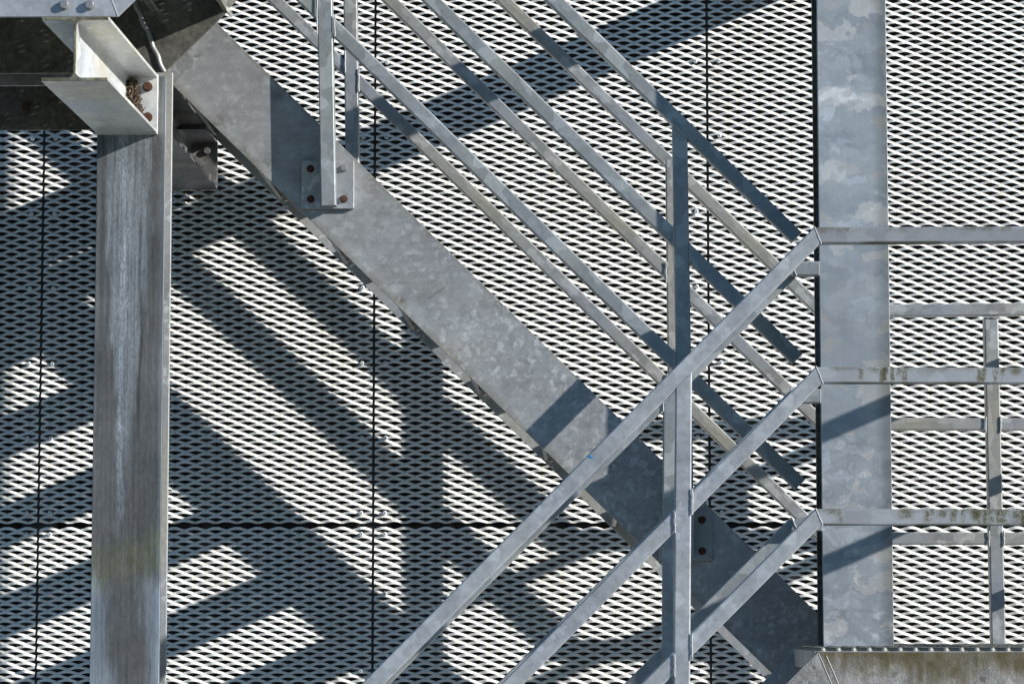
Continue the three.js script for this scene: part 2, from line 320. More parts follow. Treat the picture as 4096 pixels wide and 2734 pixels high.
M.moss2 = mossRail(131, [[0.08, 0.03, 0.006, 0.6], [0.14, 0.012, 0.045, 0.6], [0.19, 0.03, 0.016, 0.8], [0.205, 0.016, 0.05, 0.9], [0.232, 0.01, 0.05, 0.9], [0.255, 0.014, 0.03, 0.8], [0.272, 0.012, 0.05, 0.9], [0.38, 0.05, 0.006, 0.5], [0.44, 0.05, 0.008, 0.5], [0.49, 0.018, 0.05, 0.85], [0.535, 0.014, 0.05, 0.9], [0.555, 0.009, 0.04, 0.8], [0.59, 0.02, 0.02, 0.6]], 0.35, 0.655);
M.moss3 = mossRail(161, [[0.03, 0.02, 0.01, 0.6], [0.08, 0.012, 0.04, 0.5], [0.27, 0.03, 0.03, 0.6], [0.34, 0.025, 0.045, 0.85], [0.375, 0.02, 0.03, 0.7], [0.41, 0.012, 0.045, 0.85], [0.44, 0.012, 0.045, 0.85], [0.475, 0.02, 0.04, 0.9], [0.51, 0.025, 0.05, 0.9], [0.55, 0.025, 0.05, 0.95], [0.6, 0.03, 0.05, 0.9]], 0.6, 0.63);
// mossy face of the lower landing channel
M.mossChannel = steel(texture(1024, 512, (u, v) => {
  const X = u * 1.4, Y = v * 0.7, P = 4096;                        // Y = 0 at 0.5 m below the deck
  const down = 0.5 - Y;
  const m = fbm(u, v, 14, 7, 5, 201) - 0.5, n2 = fbm(u, v, 7, 4, 4, 221), g = vn(X * 330, Y * 330, P, P, 231) - 0.5;
  const b = cell((X + m * 0.03) * 40, (Y + m * 0.03) * 40, P, P, 241);
  let t = 0.51 + m * 0.24 + g * 0.07 + (vn(X * 150, Y * 150, P, P, 251) - 0.5) * 0.06 + (b > 0.86 ? 0.05 : 0) + sm(0.03, 0.1, down) * 0.05;
  const run = fbm(u, v, 90, 5, 4, 261) - 0.5, fin = fbm(u, v, 60, 30, 4, 271), lich = cell((X + m * 0.02) * 70, (Y + m * 0.02) * 70, P, P, 281);
  t += run * 0.12 * sm(0.2, 0.03, down) + (fin - 0.5) * 0.16 + (lich > 0.93 ? 0.07 : 0) - (lich < 0.05 ? 0.1 : 0);
  const k = cl(sm(0.1, -0.01, down + (n2 - 0.5) * 0.2 + run * 0.08) * (0.35 + fin * 0.9) + sm(0.56, 0.75, n2) * 0.3);
  const c = tint(t, [1, 0.99, 0.985]), mo = [0.35, 0.315, 0.225];
  return [c[0] + (mo[0] - c[0]) * k, c[1] + (mo[1] - c[1]) * k, c[2] + (mo[2] - c[2]) * k, 0.55 + k * 0.3, 0.5 + m * 0.5 + g * 1.2];
}, { bump: true, repeat: [1 / 1.4, 1 / 0.7] }), { bumpScale: 0.0005 });

// ------------------------------------------------------------------ ground
{
  const g = new THREE.PlaneGeometry(1200, 1200, 1, 1); g.rotateX(-Math.PI / 2);
  const uv = g.attributes.uv; for (let k = 0; k < uv.count; k++) uv.setXY(k, uv.getX(k) * 1200, uv.getY(k) * 1200);
  const t = texture(512, 512, (u, v) => { const a = fbm(u, v, 8, 8, 5, 301), b = vn(u * 160, v * 160, 160, 160, 305), c = 0.62 + a * 0.5 + (b - 0.5) * 0.5; return [0.27 * c, 0.32 * c, 0.19 * c, 0.95, b]; }, { bump: true, repeat: [0.5, 0.5] });
  const m = new THREE.Mesh(g, new THREE.MeshStandardMaterial({ ...t, bumpScale: 0.02, roughness: 1 }));
  m.name = 'ground'; m.userData = { kind: 'structure', label: 'grass ground in front of the mesh building' }; m.receiveShadow = true; scene.add(m);
  const t2 = texture(512, 512, (u, v) => { const a = fbm(u, v, 8, 8, 5, 311), b = vn(u * 200, v * 200, 200, 200, 315), c = 0.70 + a * 0.1 + (b - 0.5) * 0.1; return [c, c * 0.995, c * 0.96, 0.9, b]; }, { bump: true, repeat: [0.5, 0.5] });
  const p = new THREE.Mesh(box(-14, 14, -0.1, 0.004, -0.5, 5.2, 0.002), new THREE.MeshStandardMaterial({ ...t2, bumpScale: 0.002, roughness: 1 }));
  p.name = 'pavement'; p.userData = { kind: 'structure', label: 'pale concrete pavement along the foot of the mesh wall' }; p.receiveShadow = p.castShadow = true; scene.add(p);
}

// ------------------------------------------------------------------ facade of expanded metal
const SEAM2 = at(858.5, 600, 10.9).x, SEAM3 = at(1625, 600, 10.9).x;
const PITCH = SEAM3 - SEAM2, NPER = 16, LWD = PITCH / NPER, ROW = 171.8 / 18 * PITCH / 766.5;
const GAPY = at(1174, 1199.5, 10.9).y;             // lower edge of the upper panels
const GAP = 0.009;
function meshPanel(rows, up) {                      // up: strips count upwards from y = 0, else downwards
  const hb = 0.0091, ht = 0.0061, flat = 0.0092, half = LWD / 2, ramp = half - flat, TILT = 0.62, TH = 0.0019;
  const mo = [0, flat, flat + ramp * 0.2, flat + ramp * 0.45, flat + ramp * 0.72, half];
  const pos = [], idx = [], colr = [];
  const nT = [0, 0.5, 0.86];
  for (let j = 0; j < rows; j++) {
    const yb = up ? j * ROW : -(j + 1) * ROW;
    const c0 = j % 2 === 0 ? (up ? half : 0) : (up ? 0 : half);   // phase of the lower bond
    const xs = [];
    for (let k = -1; k <= NPER; k++) for (const o of mo) { const b = c0 + k * LWD; for (const x of [b + o, b - o, ...(o > half * 0.8 ? [] : [])]) if (x > GAP / 2 + 1e-4 && x < PITCH - GAP / 2 - 1e-4) xs.push(x); }
    for (let k = -1; k <= NPER; k++) { const b = c0 + k * LWD; for (const x of [b + half - flat, b - half + flat]) if (x > GAP / 2 + 1e-4 && x < PITCH - GAP / 2 - 1e-4) xs.push(x); }
    xs.push(GAP / 2, PITCH - GAP / 2);
    xs.sort((a, b) => a - b);
    const X = xs.filter((x, k) => k === 0 || x - xs[k - 1] > 2e-4);
    const prof = X.map((x) => {
      let d = md(x - c0, LWD); if (d > half) d = LWD - d;
      const t = cl((d - flat) / ramp), arch = Math.sin(t * Math.PI / 2), du = half - d, w = cl((du - flat) / ramp);
      const yL = yb + ht * arch, yU = yb + ROW - hb * w;
      const hgt = yU - yL;
      const hi = sm(0, 1, d / half);
      const zc = -0.0038 + 0.0086 * hi + (vn(x * 9 + 40, j * 0.21, 4096, 4096, up ? 401 : 402) - 0.5) * 0.0014 + (hsh(Math.round(x * 4000), j, 403) - 0.5) * 0.0006;
      const bt = Math.min(d, half - d), dirt = (1 - sm(flat * 0.4, flat * 1.5, bt)) * Math.pow(hsh(Math.round(x / half), j, 404), 2) * 0.16 + sm(0.55, 0.8, fbm(x / 2, j * ROW / 4 + 0.5, 9, 9, 4, 405)) * 0.08;
      return [yL + (hsh(Math.round(x * 4000), j, 406) - 0.5) * 0.0005, yU, zc + hgt / 2 * TILT, zc - hgt / 2 * TILT, [1 - dirt * 0.8, 1 - dirt, 1 - dirt * 1.25]];
    });
    const surf = (f, flip) => {
      const o = pos.length / 3;
      X.forEach((x, k) => { const [a, b] = f(prof[k]); pos.push(x, a[0], a[1], x, b[0], b[1]); colr.push(...prof[k][4], ...prof[k][4]); });
      for (let k = 0; k < X.length - 1; k++) { const q = o + 2 * k; flip ? idx.push(q, q + 1, q + 2, q + 2, q + 1, q + 3) : idx.push(q, q + 2, q + 1, q + 2, q + 3, q + 1); }
    };
    const by = -TH * nT[1], bz = -TH * nT[2];
    surf(([yL, yU, zL, zU]) => [[yL, zL], [yU, zU]]);
    surf(([yL, yU, zL, zU]) => [[yL + by, zL + bz], [yU + by, zU + bz]], true);
    surf(([yL, yU, zL, zU]) => [[yL + by, zL + bz], [yL, zL]]);
    surf(([yL, yU, zL, zU]) => [[yU, zU], [yU + by, zU + bz]]);
    for (const k of [0, X.length - 1]) {            // cut ends
      const [yL, yU, zL, zU] = prof[k], o = pos.length / 3, x = X[k];
      pos.push(x, yL, zL, x, yU, zU, x, yU + by, zU + bz, x, yL + by, zL + bz);
      for (let q = 0; q < 4; q++) colr.push(1, 1, 1);
      k ? idx.push(o, o + 3, o + 1, o + 3, o + 2, o + 1) : idx.push(o, o + 1, o + 3, o + 3, o + 1, o + 2);
    }
  }
  const g = new THREE.BufferGeometry();
  g.setAttribute('position', new THREE.Float32BufferAttribute(pos, 3));
  g.setAttribute('color', new THREE.Float32BufferAttribute(colr, 3));
  g.setIndex(idx); g.computeVertexNormals();
  return g;
}
{
  const F = thing('mesh_facade', 'white expanded metal mesh wall behind the whole steel stair', 'facade', V(0, 0, 0));
  part('backing_wall', box(-5.5, 5.5, 0, 6.2, -0.42, -0.2, 0.004), M.backing, F);
  for (let k = -3; k <= 3; k++) {
    const x = SEAM2 + k * PITCH;
    part('carrier_rail', box(x - 0.065, x + 0.065, 0.02, 6.1, -0.075, -0.03), M.mullion, F);
    if (k < 3) part('carrier_rail', box(x + PITCH / 2 - 0.02, x + PITCH / 2 + 0.02, 0.02, 6.1, -0.12, -0.075), M.mullion, F);
  }
  const RU = 168, RL = 116;
  const gu = meshPanel(RU, true), gl = meshPanel(RL, false);
  // rivet: low domed head with a small centre hole
  const rv = new THREE.LatheGeometry([[0, -0.006], [0.0026, -0.006], [0.0026, 0.0058], [0.0032, 0.0066], [0.0056, 0.0062], [0.0076, 0.0046], [0.0085, 0.0018], [0.0085, 0], [0.0045, -0.004]].map(([a, b]) => new THREE.Vector2(a, b)), 14); rv.rotateX(Math.PI / 2);
  const upY = [-29, 142.6, 313.5, 486.6, 658.7, 832, 1003.5, 1175.5], loY = [1224.5, 1361, 1538.5];
  for (let k = -3; k <= 2; k++) {
    const x0 = SEAM2 + k * PITCH;
    const pu = place('mesh_panel', gu, M.paint, F, V(x0, GAPY, 0)), pl = place('mesh_panel', gl, M.paint, F, V(x0, GAPY - 0.013, 0));
    for (const [pan, ys] of [[pu, upY], [pl, loY]]) for (const y of ys) for (const sd of [0, 1]) {
      const x = x0 + (sd ? PITCH - 0.0445 : 0.0445) + (rnd() - 0.5) * 0.002;
      const p = V(x, at(1174, y, 10.9).y, 0.004);
      place('rivet', rv, M.rivet, pan, p);
    }
  }
}

// ------------------------------------------------------------------ columns
const EYEY = (r) => EYE + r;                        // heights below are given above the eye
function hShape(b, h, tf, tw, r) {                  // H section, flange width b along x, depth h along y, centred
  const s = new THREE.Shape(), B = b / 2, H = h / 2, T = tw / 2;
  s.moveTo(-B, -H); s.lineTo(B, -H); s.lineTo(B, -H + tf); s.lineTo(T + r, -H + tf);
  s.absarc(T + r, -H + tf + r, r, -Math.PI / 2, -Math.PI, true);
  s.lineTo(T, H - tf - r); s.absarc(T + r, H - tf - r, r, Math.PI, Math.PI / 2, true);
  s.lineTo(B, H - tf); s.lineTo(B, H); s.lineTo(-B, H); s.lineTo(-B, H - tf); s.lineTo(-T - r, H - tf);
  s.absarc(-T - r, H - tf - r, r, Math.PI / 2, 0, true);
  s.lineTo(-T, -H + tf + r); s.absarc(-T - r, -H + tf + r, r, 0, -Math.PI / 2, true);
  s.lineTo(-B, -H + tf); s.closePath();
  return s;
}
const COLR = 9.25, COLD = 8.95;
function column(px0, px1, pyRef, COLD, dp, mat, inner, top, label) {
  const a = at(px0, pyRef, COLD), b = at(px1, pyRef, COLD), w = b.x - a.x, x0 = a.x, zf = zOf(COLD);
  const c = thing('steel_column', label, 'column', V((a.x + b.x) / 2, 0, zf - dp / 2), 'columns of the stair tower');
  const tf = 0.014, tw = 0.01, xm = (a.x + b.x) / 2;
  const uvAt = (g) => boxUV(g, x0, 0, zf - dp);
  part('front_flange', uvAt(box(x0, x0 + w, 0.02, top, zf - tf, zf, 0.0025)), mat, c);
  part('web', uvAt(box(xm - tw / 2, xm + tw / 2, 0.02, top - 0.002, zf - dp + tf, zf - tf)), inner, c);
  part('back_flange', uvAt(box(x0, x0 + w, 0.02, top + (top < 5 ? 0.04 : -0.001), zf - dp, zf - dp + tf, 0.0025)), inner, c);
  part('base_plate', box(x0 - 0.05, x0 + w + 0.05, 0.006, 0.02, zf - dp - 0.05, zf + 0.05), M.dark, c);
  return { g: c, x0, x1: x0 + w, zf, zb: zf - dp };
}
const CR = column(1881, 2041.5, 700, COLR, 0.22, M.columnRight, M.dark, 5.2, 'tall pale grey H column on the right, behind the landing rails');  // web and back flange in darker steel, their shade put into the colour
const CL = column(218.5, 376, 560, COLD, 0.16, M.columnLeft, M.stringer, EYE + 1.715, 'dark streaked H column on the left, under the short beam');

// ------------------------------------------------------------------ short beams at the left column
const boltGeo = (af, hh, wr) => {                   // hex head on a washer, along +z from z = 0
  const hex = new THREE.CylinderGeometry(af * 0.5, af * 0.577, hh * 0.18, 6); hex.translate(0, hh * 0.91, 0);
  const body = new THREE.CylinderGeometry(af * 0.577, af * 0.577, hh * 0.82, 6); body.translate(0, hh * 0.41, 0);
  const ws = new THREE.CylinderGeometry(wr, wr, 0.003, 24); ws.translate(0, 0.0015, 0);
  const g = merge([hex, body, ws]); g.rotateX(Math.PI / 2);
  return g;
};
const bolt24 = boltGeo(0.0245, 0.0145, 0.0155), bolt18 = boltGeo(0.019, 0.012, 0.0125);
const BY0 = EYEY(1.534), BY1 = EYEY(1.718), DB = 8.07;         // beam bottom and top
{
  const zf = CL.zf, xb = (at(217.7, 304, COLD).x + at(364, 304, COLD).x) / 2, xf = (at(92.6, 189, DB).x + at(247.7, 186, DB).x) / 2;
  const zE = zOf(DB), L = zE - zf - 0.014;
  const t = thing('short_beam', 'short weathered I beam sticking out of the left column towards the viewer', 'beam', V(xb, BY0, zf));
  const e = { depth: L, bevelEnabled: true, bevelThickness: 0.001, bevelSize: 0.0015, bevelOffset: -0.0015, bevelSegments: 1, curveSegments: 6 };
  let g = new THREE.ExtrudeGeometry(hShape(0.19, BY1 - BY0, 0.0095, 0.009, 0.017), e);
  const sh = (xf - xb) / L; const p = g.attributes.position; for (let k = 0; k < p.count; k++) p.setX(k, p.getX(k) + p.getZ(k) * sh);
  g.computeVertexNormals();
  g.translate(xb, (BY0 + BY1) / 2, zf + 0.014);
  {
    const gg = boxUV(g), n = gg.attributes.normal, P = gg.attributes.position, zmid = zf + L / 2, sel = [[], []];
    for (let f = 0; f < n.count; f += 3) sel[n.getZ(f) > 0.5 && P.getZ(f) > zmid ? 1 : 0].push(f, f + 1, f + 2);
    sel.forEach((ids, w) => {
      const o = new THREE.BufferGeometry();
      for (const [a, q] of [['position', 3], ['normal', 3], ['uv', 2]]) { const src = gg.attributes[a].array, d = new Float32Array(ids.length * q); ids.forEach((i, k) => { for (let c = 0; c < q; c++) d[k * q + c] = src[i * q + c]; }); o.setAttribute(a, new THREE.BufferAttribute(d, q)); }
      part(w ? 'cut_end' : 'beam_section', o, w ? M.cutEnd : M.beam, t, w ? 'dirty olive saw-cut end of the beam' : undefined);
    });
  }
  part('end_plate', box(xb - 0.097, xb + 0.097, BY0 - 0.004, BY1, zf, zf + 0.014), M.beam, t);
  for (const [sx, y] of [[1, 199], [1, 269], [-1, 199], [-1, 269]]) {
    const q = at(338, y, COLD - 0.014); place('bolt', bolt24, M.rust, t, V(xb + sx * (q.x - xb), q.y, zf + 0.014), [0, 0, 0.3 + y]);
  }
  // rear beam between column and facade
  const x2 = at(498, 433, 10.84).x - 0.102, r = thing('rear_beam', 'shaded I beam running from the left column back to the mesh wall', 'beam', V(x2, EYEY(1.645), 0.05));
  const zb = zOf(9.36);
  let h = new THREE.ExtrudeGeometry(hShape(0.2, 0.185, 0.0105, 0.0075, 0.018), { ...e, depth: zb - 0.07 });
  h.translate(x2, EYEY(1.7375), 0.068);
  part('beam_section', boxUV(h), M.bracket, r);
  part('end_plate', box(x2 - 0.102, x2 + 0.102, EYEY(1.643), EYEY(1.825), 0.054, 0.067), M.bracket, r);
  for (const [px, py] of [[475, 346], [475, 405]]) { const q = at(px, py, 10.83); place('bolt', bolt24, M.bracket, r, V(q.x, q.y, 0.067)); place('bolt', bolt24, M.bracket, r, V(2 * x2 - q.x, q.y, 0.067)); }
  // litter caught between web and end plate
  const d = thing('litter_clump', 'brown clump of dry twigs and leaf litter caught in the short beam', 'debris', V(xb + 0.02, BY0 + 0.012, zf + 0.03));
  const bits = [], W = 700;
  for (let k = 0; k < W; k++) {
    const hgt = Math.pow(rnd(), 1.15), spread = 0.058 * (1 - hgt * 0.6);
    const b = new THREE.BoxGeometry(0.004 + rnd() * 0.02, 0.001 + rnd() * 0.0025, 0.001 + rnd() * 0.002);
    b.rotateX(rnd() * 6); b.rotateY(rnd() * 6); b.rotateZ(rnd() * 6);
    b.translate(xb + 0.008 + rnd() * spread, BY0 + 0.014 + hgt * 0.15, zf + 0.018 + rnd() * spread * 1.4);
    const c = rnd(), col = c > 0.94 ? [0.35, 0.31, 0.26] : [0.05 + c * 0.09, 0.034 + c * 0.06, 0.022 + c * 0.036];
    const ca = new Float32Array(b.attributes.position.count * 3); for (let q = 0; q < ca.length; q += 3) ca.set(col, q);
    b.setAttribute('color', new THREE.BufferAttribute(ca, 3)); bits.push(b);
  }
  part('twigs', merge(bits), new THREE.MeshStandardMaterial({ vertexColors: true, roughness: 0.95 }), d).userData.kind = 'stuff';
}

// ------------------------------------------------------------------ perforated planks
function plankGeo(w, len, nx, nz, lip) {            // top at y = 0, x from 0 to w, z from 0 to len
  const s = new THREE.Shape([new THREE.Vector2(0, 0), new THREE.Vector2(w, 0), new THREE.Vector2(w, len), new THREE.Vector2(0, len)]);
  for (let i = 0; i < nx; i++) for (let k = 0; k < nz; k++) {
    const h = new THREE.Path(); h.absarc((i + 0.5) * w / nx, (k + 0.3 + 0.4 * (i % 2)) * len / nz, 0.0052, 0, Math.PI * 2, true); s.holes.push(h);
  }
  const g = new THREE.ExtrudeGeometry(s, { depth: 0.002, bevelEnabled: false, curveSegments: 4 }); g.rotateX(Math.PI / 2);
  return boxUV(merge([g, box(0, 0.0025, -lip, -0.002, 0.001, len - 0.001), box(w - 0.0025, w, -lip, -0.002, 0.001, len - 0.001),
    box(0.003, 0.014, -lip, -lip + 0.0025, 0.001, len - 0.001), box(w - 0.014, w - 0.003, -lip, -lip + 0.0025, 0.001, len - 0.001)]));
}

// ------------------------------------------------------------------ stair flights
const SL = 0.981, RISE = 0.2361, GO = 0.2407;
const DN = 9.56, DF = 10.43;                        // faces of the two stringers of the upper flight
const LOW = EYEY(-0.072), HIGH = EYEY(2.052), DEEP = 0.25;
{
  const bx0 = at(392.8, 192.7, DN), bx1 = at(1735, 1508.5, DN), tx0 = at(496.7, 52.5, DN), tx1 = at(1879.4, 1409.6, DN);
  const line = (a, b) => { const m = (b.y - a.y) / (b.x - a.x); return { y: (x) => a.y + m * (x - a.x), x: (y) => a.x + (y - a.y) / m, m }; };
  const bot = line(bx0, bx1), top = line(tx0, tx1);
  const xe = at(1985, 1450, DN).x;                  // lower end, behind the right column
  const kx = bot.x(HIGH - DEEP), kt = top.x(HIGH);
  const poly = [[-2.7, HIGH - DEEP], [kx, HIGH - DEEP], [xe, bot.y(xe)], [xe, top.y(xe)], [kt, HIGH], [-2.7, HIGH]];
  const f = thing('stair_flight', 'upper stair flight sloping down to the right, with broad grey stringer', 'stairs', V(kx, 0, zOf(DN)), 'flights of the outdoor steel stair');
  const zs = [[zOf(DN) - 0.012, zOf(DN)], [zOf(DF) - 0.012, zOf(DF)]];
  const ang = Math.atan(bot.m);
  for (const [a, b] of zs) {
    const g = plate(poly, a, b, 0.0012);
    const uv = g.attributes.uv; for (let k = 0; k < uv.count; k++) { const x = uv.getX(k) - kx, y = uv.getY(k) - (HIGH - DEEP); uv.setXY(k, x * Math.cos(ang) + y * Math.sin(ang), -x * Math.sin(ang) + y * Math.cos(ang)); }
    if (b === zs[0][1]) part('stringer', g, M.stringerFace, f);
    else { part('stringer', plate([poly[1], poly[2], poly[3], poly[4]], a, b, 0.0012), M.stringer, f); part('landing_stringer', plate([poly[0], [kx - 0.002, HIGH - DEEP], [kt - 0.002, HIGH], poly[5]], a, b, 0.0012), M.dark, f, 'level stringer with shade put into its dark colour'); }  // sloped part lighter, level part darker: shade painted into the steel
  }
  const z0 = zs[1][1] + 0.002, len = zs[0][0] - 0.002 - z0, tread = plankGeo(0.25, len, 5, 22, 0.062);
  const c0 = at(413.9, 213, DN);
  for (let k = 0; k < 10; k++) {
    const x = c0.x + k * GO, y = bot.y(x) + 0.066;
    if (y > LOW + 0.05) place('tread', tread, M.deck, f, V(x, y, z0));
  }
}
const LN = 8.46, LF = 9.33;                         // faces of the stringers in the lane nearer to the viewer
function lineLane(kx, ky, dir) { return { dir, kx, ky }; }
{
  // lower flight: falls to the left from the lower landing down to the ground
  const k = at(1874, 1494.7, LN), f = thing('stair_flight', 'lower stair flight sloping down to the left from the lower landing', 'stairs', V(k.x, 0, zOf(LN)), 'flights of the outdoor steel stair');
  const xl = -1.02, dv = DEEP / Math.cos(Math.atan(SL)), kxb = k.x + DEEP * Math.tan(Math.atan(SL) / 2);
  const poly = [[k.x + 0.004, LOW], [kxb + 0.004, LOW - DEEP], [xl + 0.25, Math.max(0, LOW - dv - SL * (k.x - xl - 0.25))], [xl, 0], [xl, LOW - SL * (k.x - xl)]];
  for (const D of [LN, LF]) part('stringer', plate(poly, zOf(D) - 0.012, zOf(D), 0.0012), D === LN ? M.mossChannel : M.stringer, f);
  const z0 = zOf(LF) + 0.002, len = zOf(LN) - 0.014 - z0, tread = plankGeo(0.25, len, 5, 22, 0.055);
  for (let q = 1; q < 8; q++) place('tread', tread, M.deck, f, V(k.x - q * GO, LOW - q * RISE, z0));
}
{
  // next flight: rises to the right from the upper landing; only its foot shows at the top of the view
  const kb = at(270, 37, LN), f = thing('stair_flight', 'foot of the next stair flight rising to the right above the short beam', 'stairs', V(kb.x, 0, zOf(LN)), 'flights of the outdoor steel stair');
  const t = Math.tan(Math.atan(SL) / 2), kxT = kb.x - DEEP * t, u = V(1, SL, 0).normalize(), n = V(-u.y, u.x, 0);
  const yb = kb.y;
  const far = V(at(1500 * 0.25022, 665 * 0.25022, LF).x, at(1500 * 0.25022, 665 * 0.25022, LF).y, 0);
  const P2 = (o, s, w) => [o.x + u.x * s + n.x * w, o.y + u.y * s + n.y * w];
  for (const [D, o, L1] of [[LN, V(kb.x, yb, 0), 0.42], [LF, far, 0.287]]) {
    const kt = [o.x - DEEP * t, o.y + DEEP];
    if (D === LN) { part('stringer', plate([[-2.7, o.y], [o.x, o.y], P2(o, 3, 0), P2(o, 3, DEEP), kt, [-2.7, o.y + DEEP]], zOf(D) - 0.012, zOf(D), 0.0012), M.railNear, f); part('weld_bead', weld(V(o.x, o.y, zOf(D) + 0.0005), V(kt[0], kt[1], zOf(D) + 0.0005), 0.0013), M.weld, f); continue; }
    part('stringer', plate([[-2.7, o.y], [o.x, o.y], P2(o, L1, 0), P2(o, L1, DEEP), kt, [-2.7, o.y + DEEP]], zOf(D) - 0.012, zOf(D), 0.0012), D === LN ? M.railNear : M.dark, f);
    // bolted end plate and the stringer that goes on above it
    const q0 = P2(o, L1 + 0.0004, -0.004), q1 = P2(o, L1 + 0.0124, -0.004), q2 = P2(o, L1 + 0.0124, DEEP + 0.004), q3 = P2(o, L1 + 0.0004, DEEP + 0.004);
    part('end_plate', plate([q0, q1, q2, q3], zOf(D) - 0.085, zOf(D) + 0.003, 0.001), M.beam, f);
    part('stringer', plate([P2(o, L1 + 0.013, 0.006), P2(o, 2.9, 0.006), P2(o, 2.9, DEEP), P2(o, L1 + 0.013, DEEP)], zOf(D) - 0.014, zOf(D) - 0.002, 0.0012), M.deck, f);
    part('weld_bead', weld(V(o.x, o.y, zOf(D) + 0.002), V(kt[0], kt[1], zOf(D) + 0.002), 0.0085), M.stringer, f);
  }
  const z0 = zOf(LF) + 0.002, len = zOf(LN) - 0.014 - z0, tread = plankGeo(0.25, len, 5, 22, 0.055);
  for (let q = 2; q < 9; q++) place('tread', tread, M.deck, f, V(kb.x - 0.1 + q * GO, HIGH + q * RISE - 0.02, z0));
}

// ------------------------------------------------------------------ landings
{
  const k = at(1874, 1494.7, LN), xr = 2.02, kxb = k.x + DEEP * Math.tan(Math.atan(SL) / 2);
  const L = thing('landing', 'mossy lower stair landing with studded deck at the bottom right corner', 'landing', V(1.3, 0, zOf(LN)), 'landings of the stair');
  const g = plate([[k.x + 0.0055, LOW], [kxb + 0.0055, LOW - DEEP], [xr, LOW - DEEP], [xr, LOW]], zOf(LN) - 0.012, zOf(LN), 0.0012);
  part('edge_channel', boxUV(g, k.x, LOW - 0.5, 0), M.mossChannel, L);
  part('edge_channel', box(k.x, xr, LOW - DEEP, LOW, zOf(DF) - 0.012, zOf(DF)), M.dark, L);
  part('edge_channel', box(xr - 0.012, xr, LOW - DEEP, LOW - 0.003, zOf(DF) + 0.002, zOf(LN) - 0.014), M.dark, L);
  part('weld_bead', weld(V(k.x + 0.005, LOW - 0.004, zOf(LN)), V(kxb + 0.005, LOW - DEEP, zOf(LN)), 0.0014), M.weld, L);
  part('weld_bead', weld(V(k.x + 0.028, LOW - 0.012, zOf(LN)), V(kxb + 0.026, LOW - DEEP, zOf(LN)), 0.0014), M.weld, L);
  const z0 = zOf(DF) + 0.003, zm = zOf(LF) - 0.002, z1 = zOf(LN) - 0.014;
  const near = plankGeo(0.219, z1 - zm, 5, 22, 0.055), farp = plankGeo(0.219, zm - 0.006 - z0, 5, 22, 0.055);
  const X0 = k.x - 0.004, studs = [], stud = new THREE.CylinderGeometry(0.0085, 0.0128, 0.0105, 9, 1);
  for (let q = 0; q < 6; q++) {
    place('deck_plank', near, M.stringer, L, V(X0 + q * 0.2225, LOW + 0.002, zm));
    if (q) place('deck_plank', farp, M.deck, L, V(X0 + q * 0.2225, LOW + 0.002, z0));
  }
  for (let i = 0; i < 30; i++) for (let j = 0; j < 74; j++) {
    const x = X0 + 0.022 + i * 0.0445, z = z1 - 0.016 - j * 0.026; if (z < z0 + 0.015 || Math.abs(z - zm + 0.003) < 0.014) continue;
    if (z < zm && i < 5) continue;
    const s = stud.clone(); s.translate(x, LOW + 0.0068, z); studs.push(s);
  }
  const sm_ = part('grip_studs', merge(studs), M.deck, L); sm_.userData.kind = 'stuff';
  // upper landing above the short beam
  const U = thing('landing', 'upper stair landing with shaded perforated deck at the top left corner', 'landing', V(-1.9, HIGH, zOf(9.3)), 'landings of the stair');
  const zq = zOf(LN) - 0.016, lngN = plankGeo(0.236, zq - zm, 5, 24, 0.046), lngF = plankGeo(0.236, zm - 0.006 - z0, 5, 24, 0.046);
  for (let q = 0; q < 7; q++) { place('deck_plank', lngN, M.deck, U, V(-1.162 - 0.237 * (q + 1), HIGH - 0.002, zm)); place('deck_plank', lngF, M.deck, U, V(-1.31 - 0.237 * (q + 1), HIGH - 0.002, z0)); }
  const bp = at(58.8, 244, DF); place('bolt', bolt24, M.rust, U, V(bp.x, bp.y, zOf(DF)));
  for (const px of [147.6, 205.7]) {
    const q = at(px, 11.3, LN - 0.001); const b = place('bolt', bolt24, M.zinc, U, V(q.x, q.y, zOf(LN)), [0, 0, 0.25]);
  }
}

// ------------------------------------------------------------------ railings
const H = 0.046, Dp = 0.05;
// centre line of a rail from two points on its upper front edge
function cline(a, b, D, h = H, d = Dp) {
  const p = at(...a, D), q = at(...b, D), u = q.clone().sub(p).normalize(), v = V(-u.y, u.x, 0);
  const off = v.multiplyScalar(-h / 2).add(V(0, 0, -d / 2));
  return [p.add(off), q.add(off)];
}
function meet(p, q, r, s) {                         // crossing of two lines in x, y
  const d = (p.x - q.x) * (r.y - s.y) - (p.y - q.y) * (r.x - s.x);
  const a = p.x * q.y - p.y * q.x, b = r.x * s.y - r.y * s.x;
  return V((a * (r.x - s.x) - (p.x - q.x) * b) / d, (a * (r.y - s.y) - (p.y - q.y) * b) / d, p.z);
}
function post(parent, a, b, D, mat, w = 0.05, d = 0.056, cutA = 0, cutB = 0) { // centre pixels of its foot a and head b
  const p = at(...a, D), q = at(...b, D); p.z -= d / 2; q.z -= d / 2;
  return part('post', bar(p, q, { h: w, d, cutA, cutB, u0: rnd() * 3 }), mat, parent);
}
function basePlate(parent, px0, px1, py0, py1, Dface, rustMap) {
  const a = at(px0, py1, Dface), b = at(px1, py0, Dface), z = zOf(Dface);
  const p = part('base_plate', box(a.x, b.x, a.y, b.y, z - 0.016, z, 0.002), M.stringer, parent);
  const w = b.x - a.x, h = b.y - a.y;
  [[0.17, 0.83, 0], [0.81, 0.84, 1], [0.18, 0.2, 0], [0.81, 0.2, 0]].forEach(([u, v, fresh], k) => place('bolt', bolt18, fresh && rustMap ? M.zinc : M.rust, p, V(a.x + w * u, a.y + h * v, z), [0, 0, k * 0.7]));
  return p;
}
const RD = 9.485;
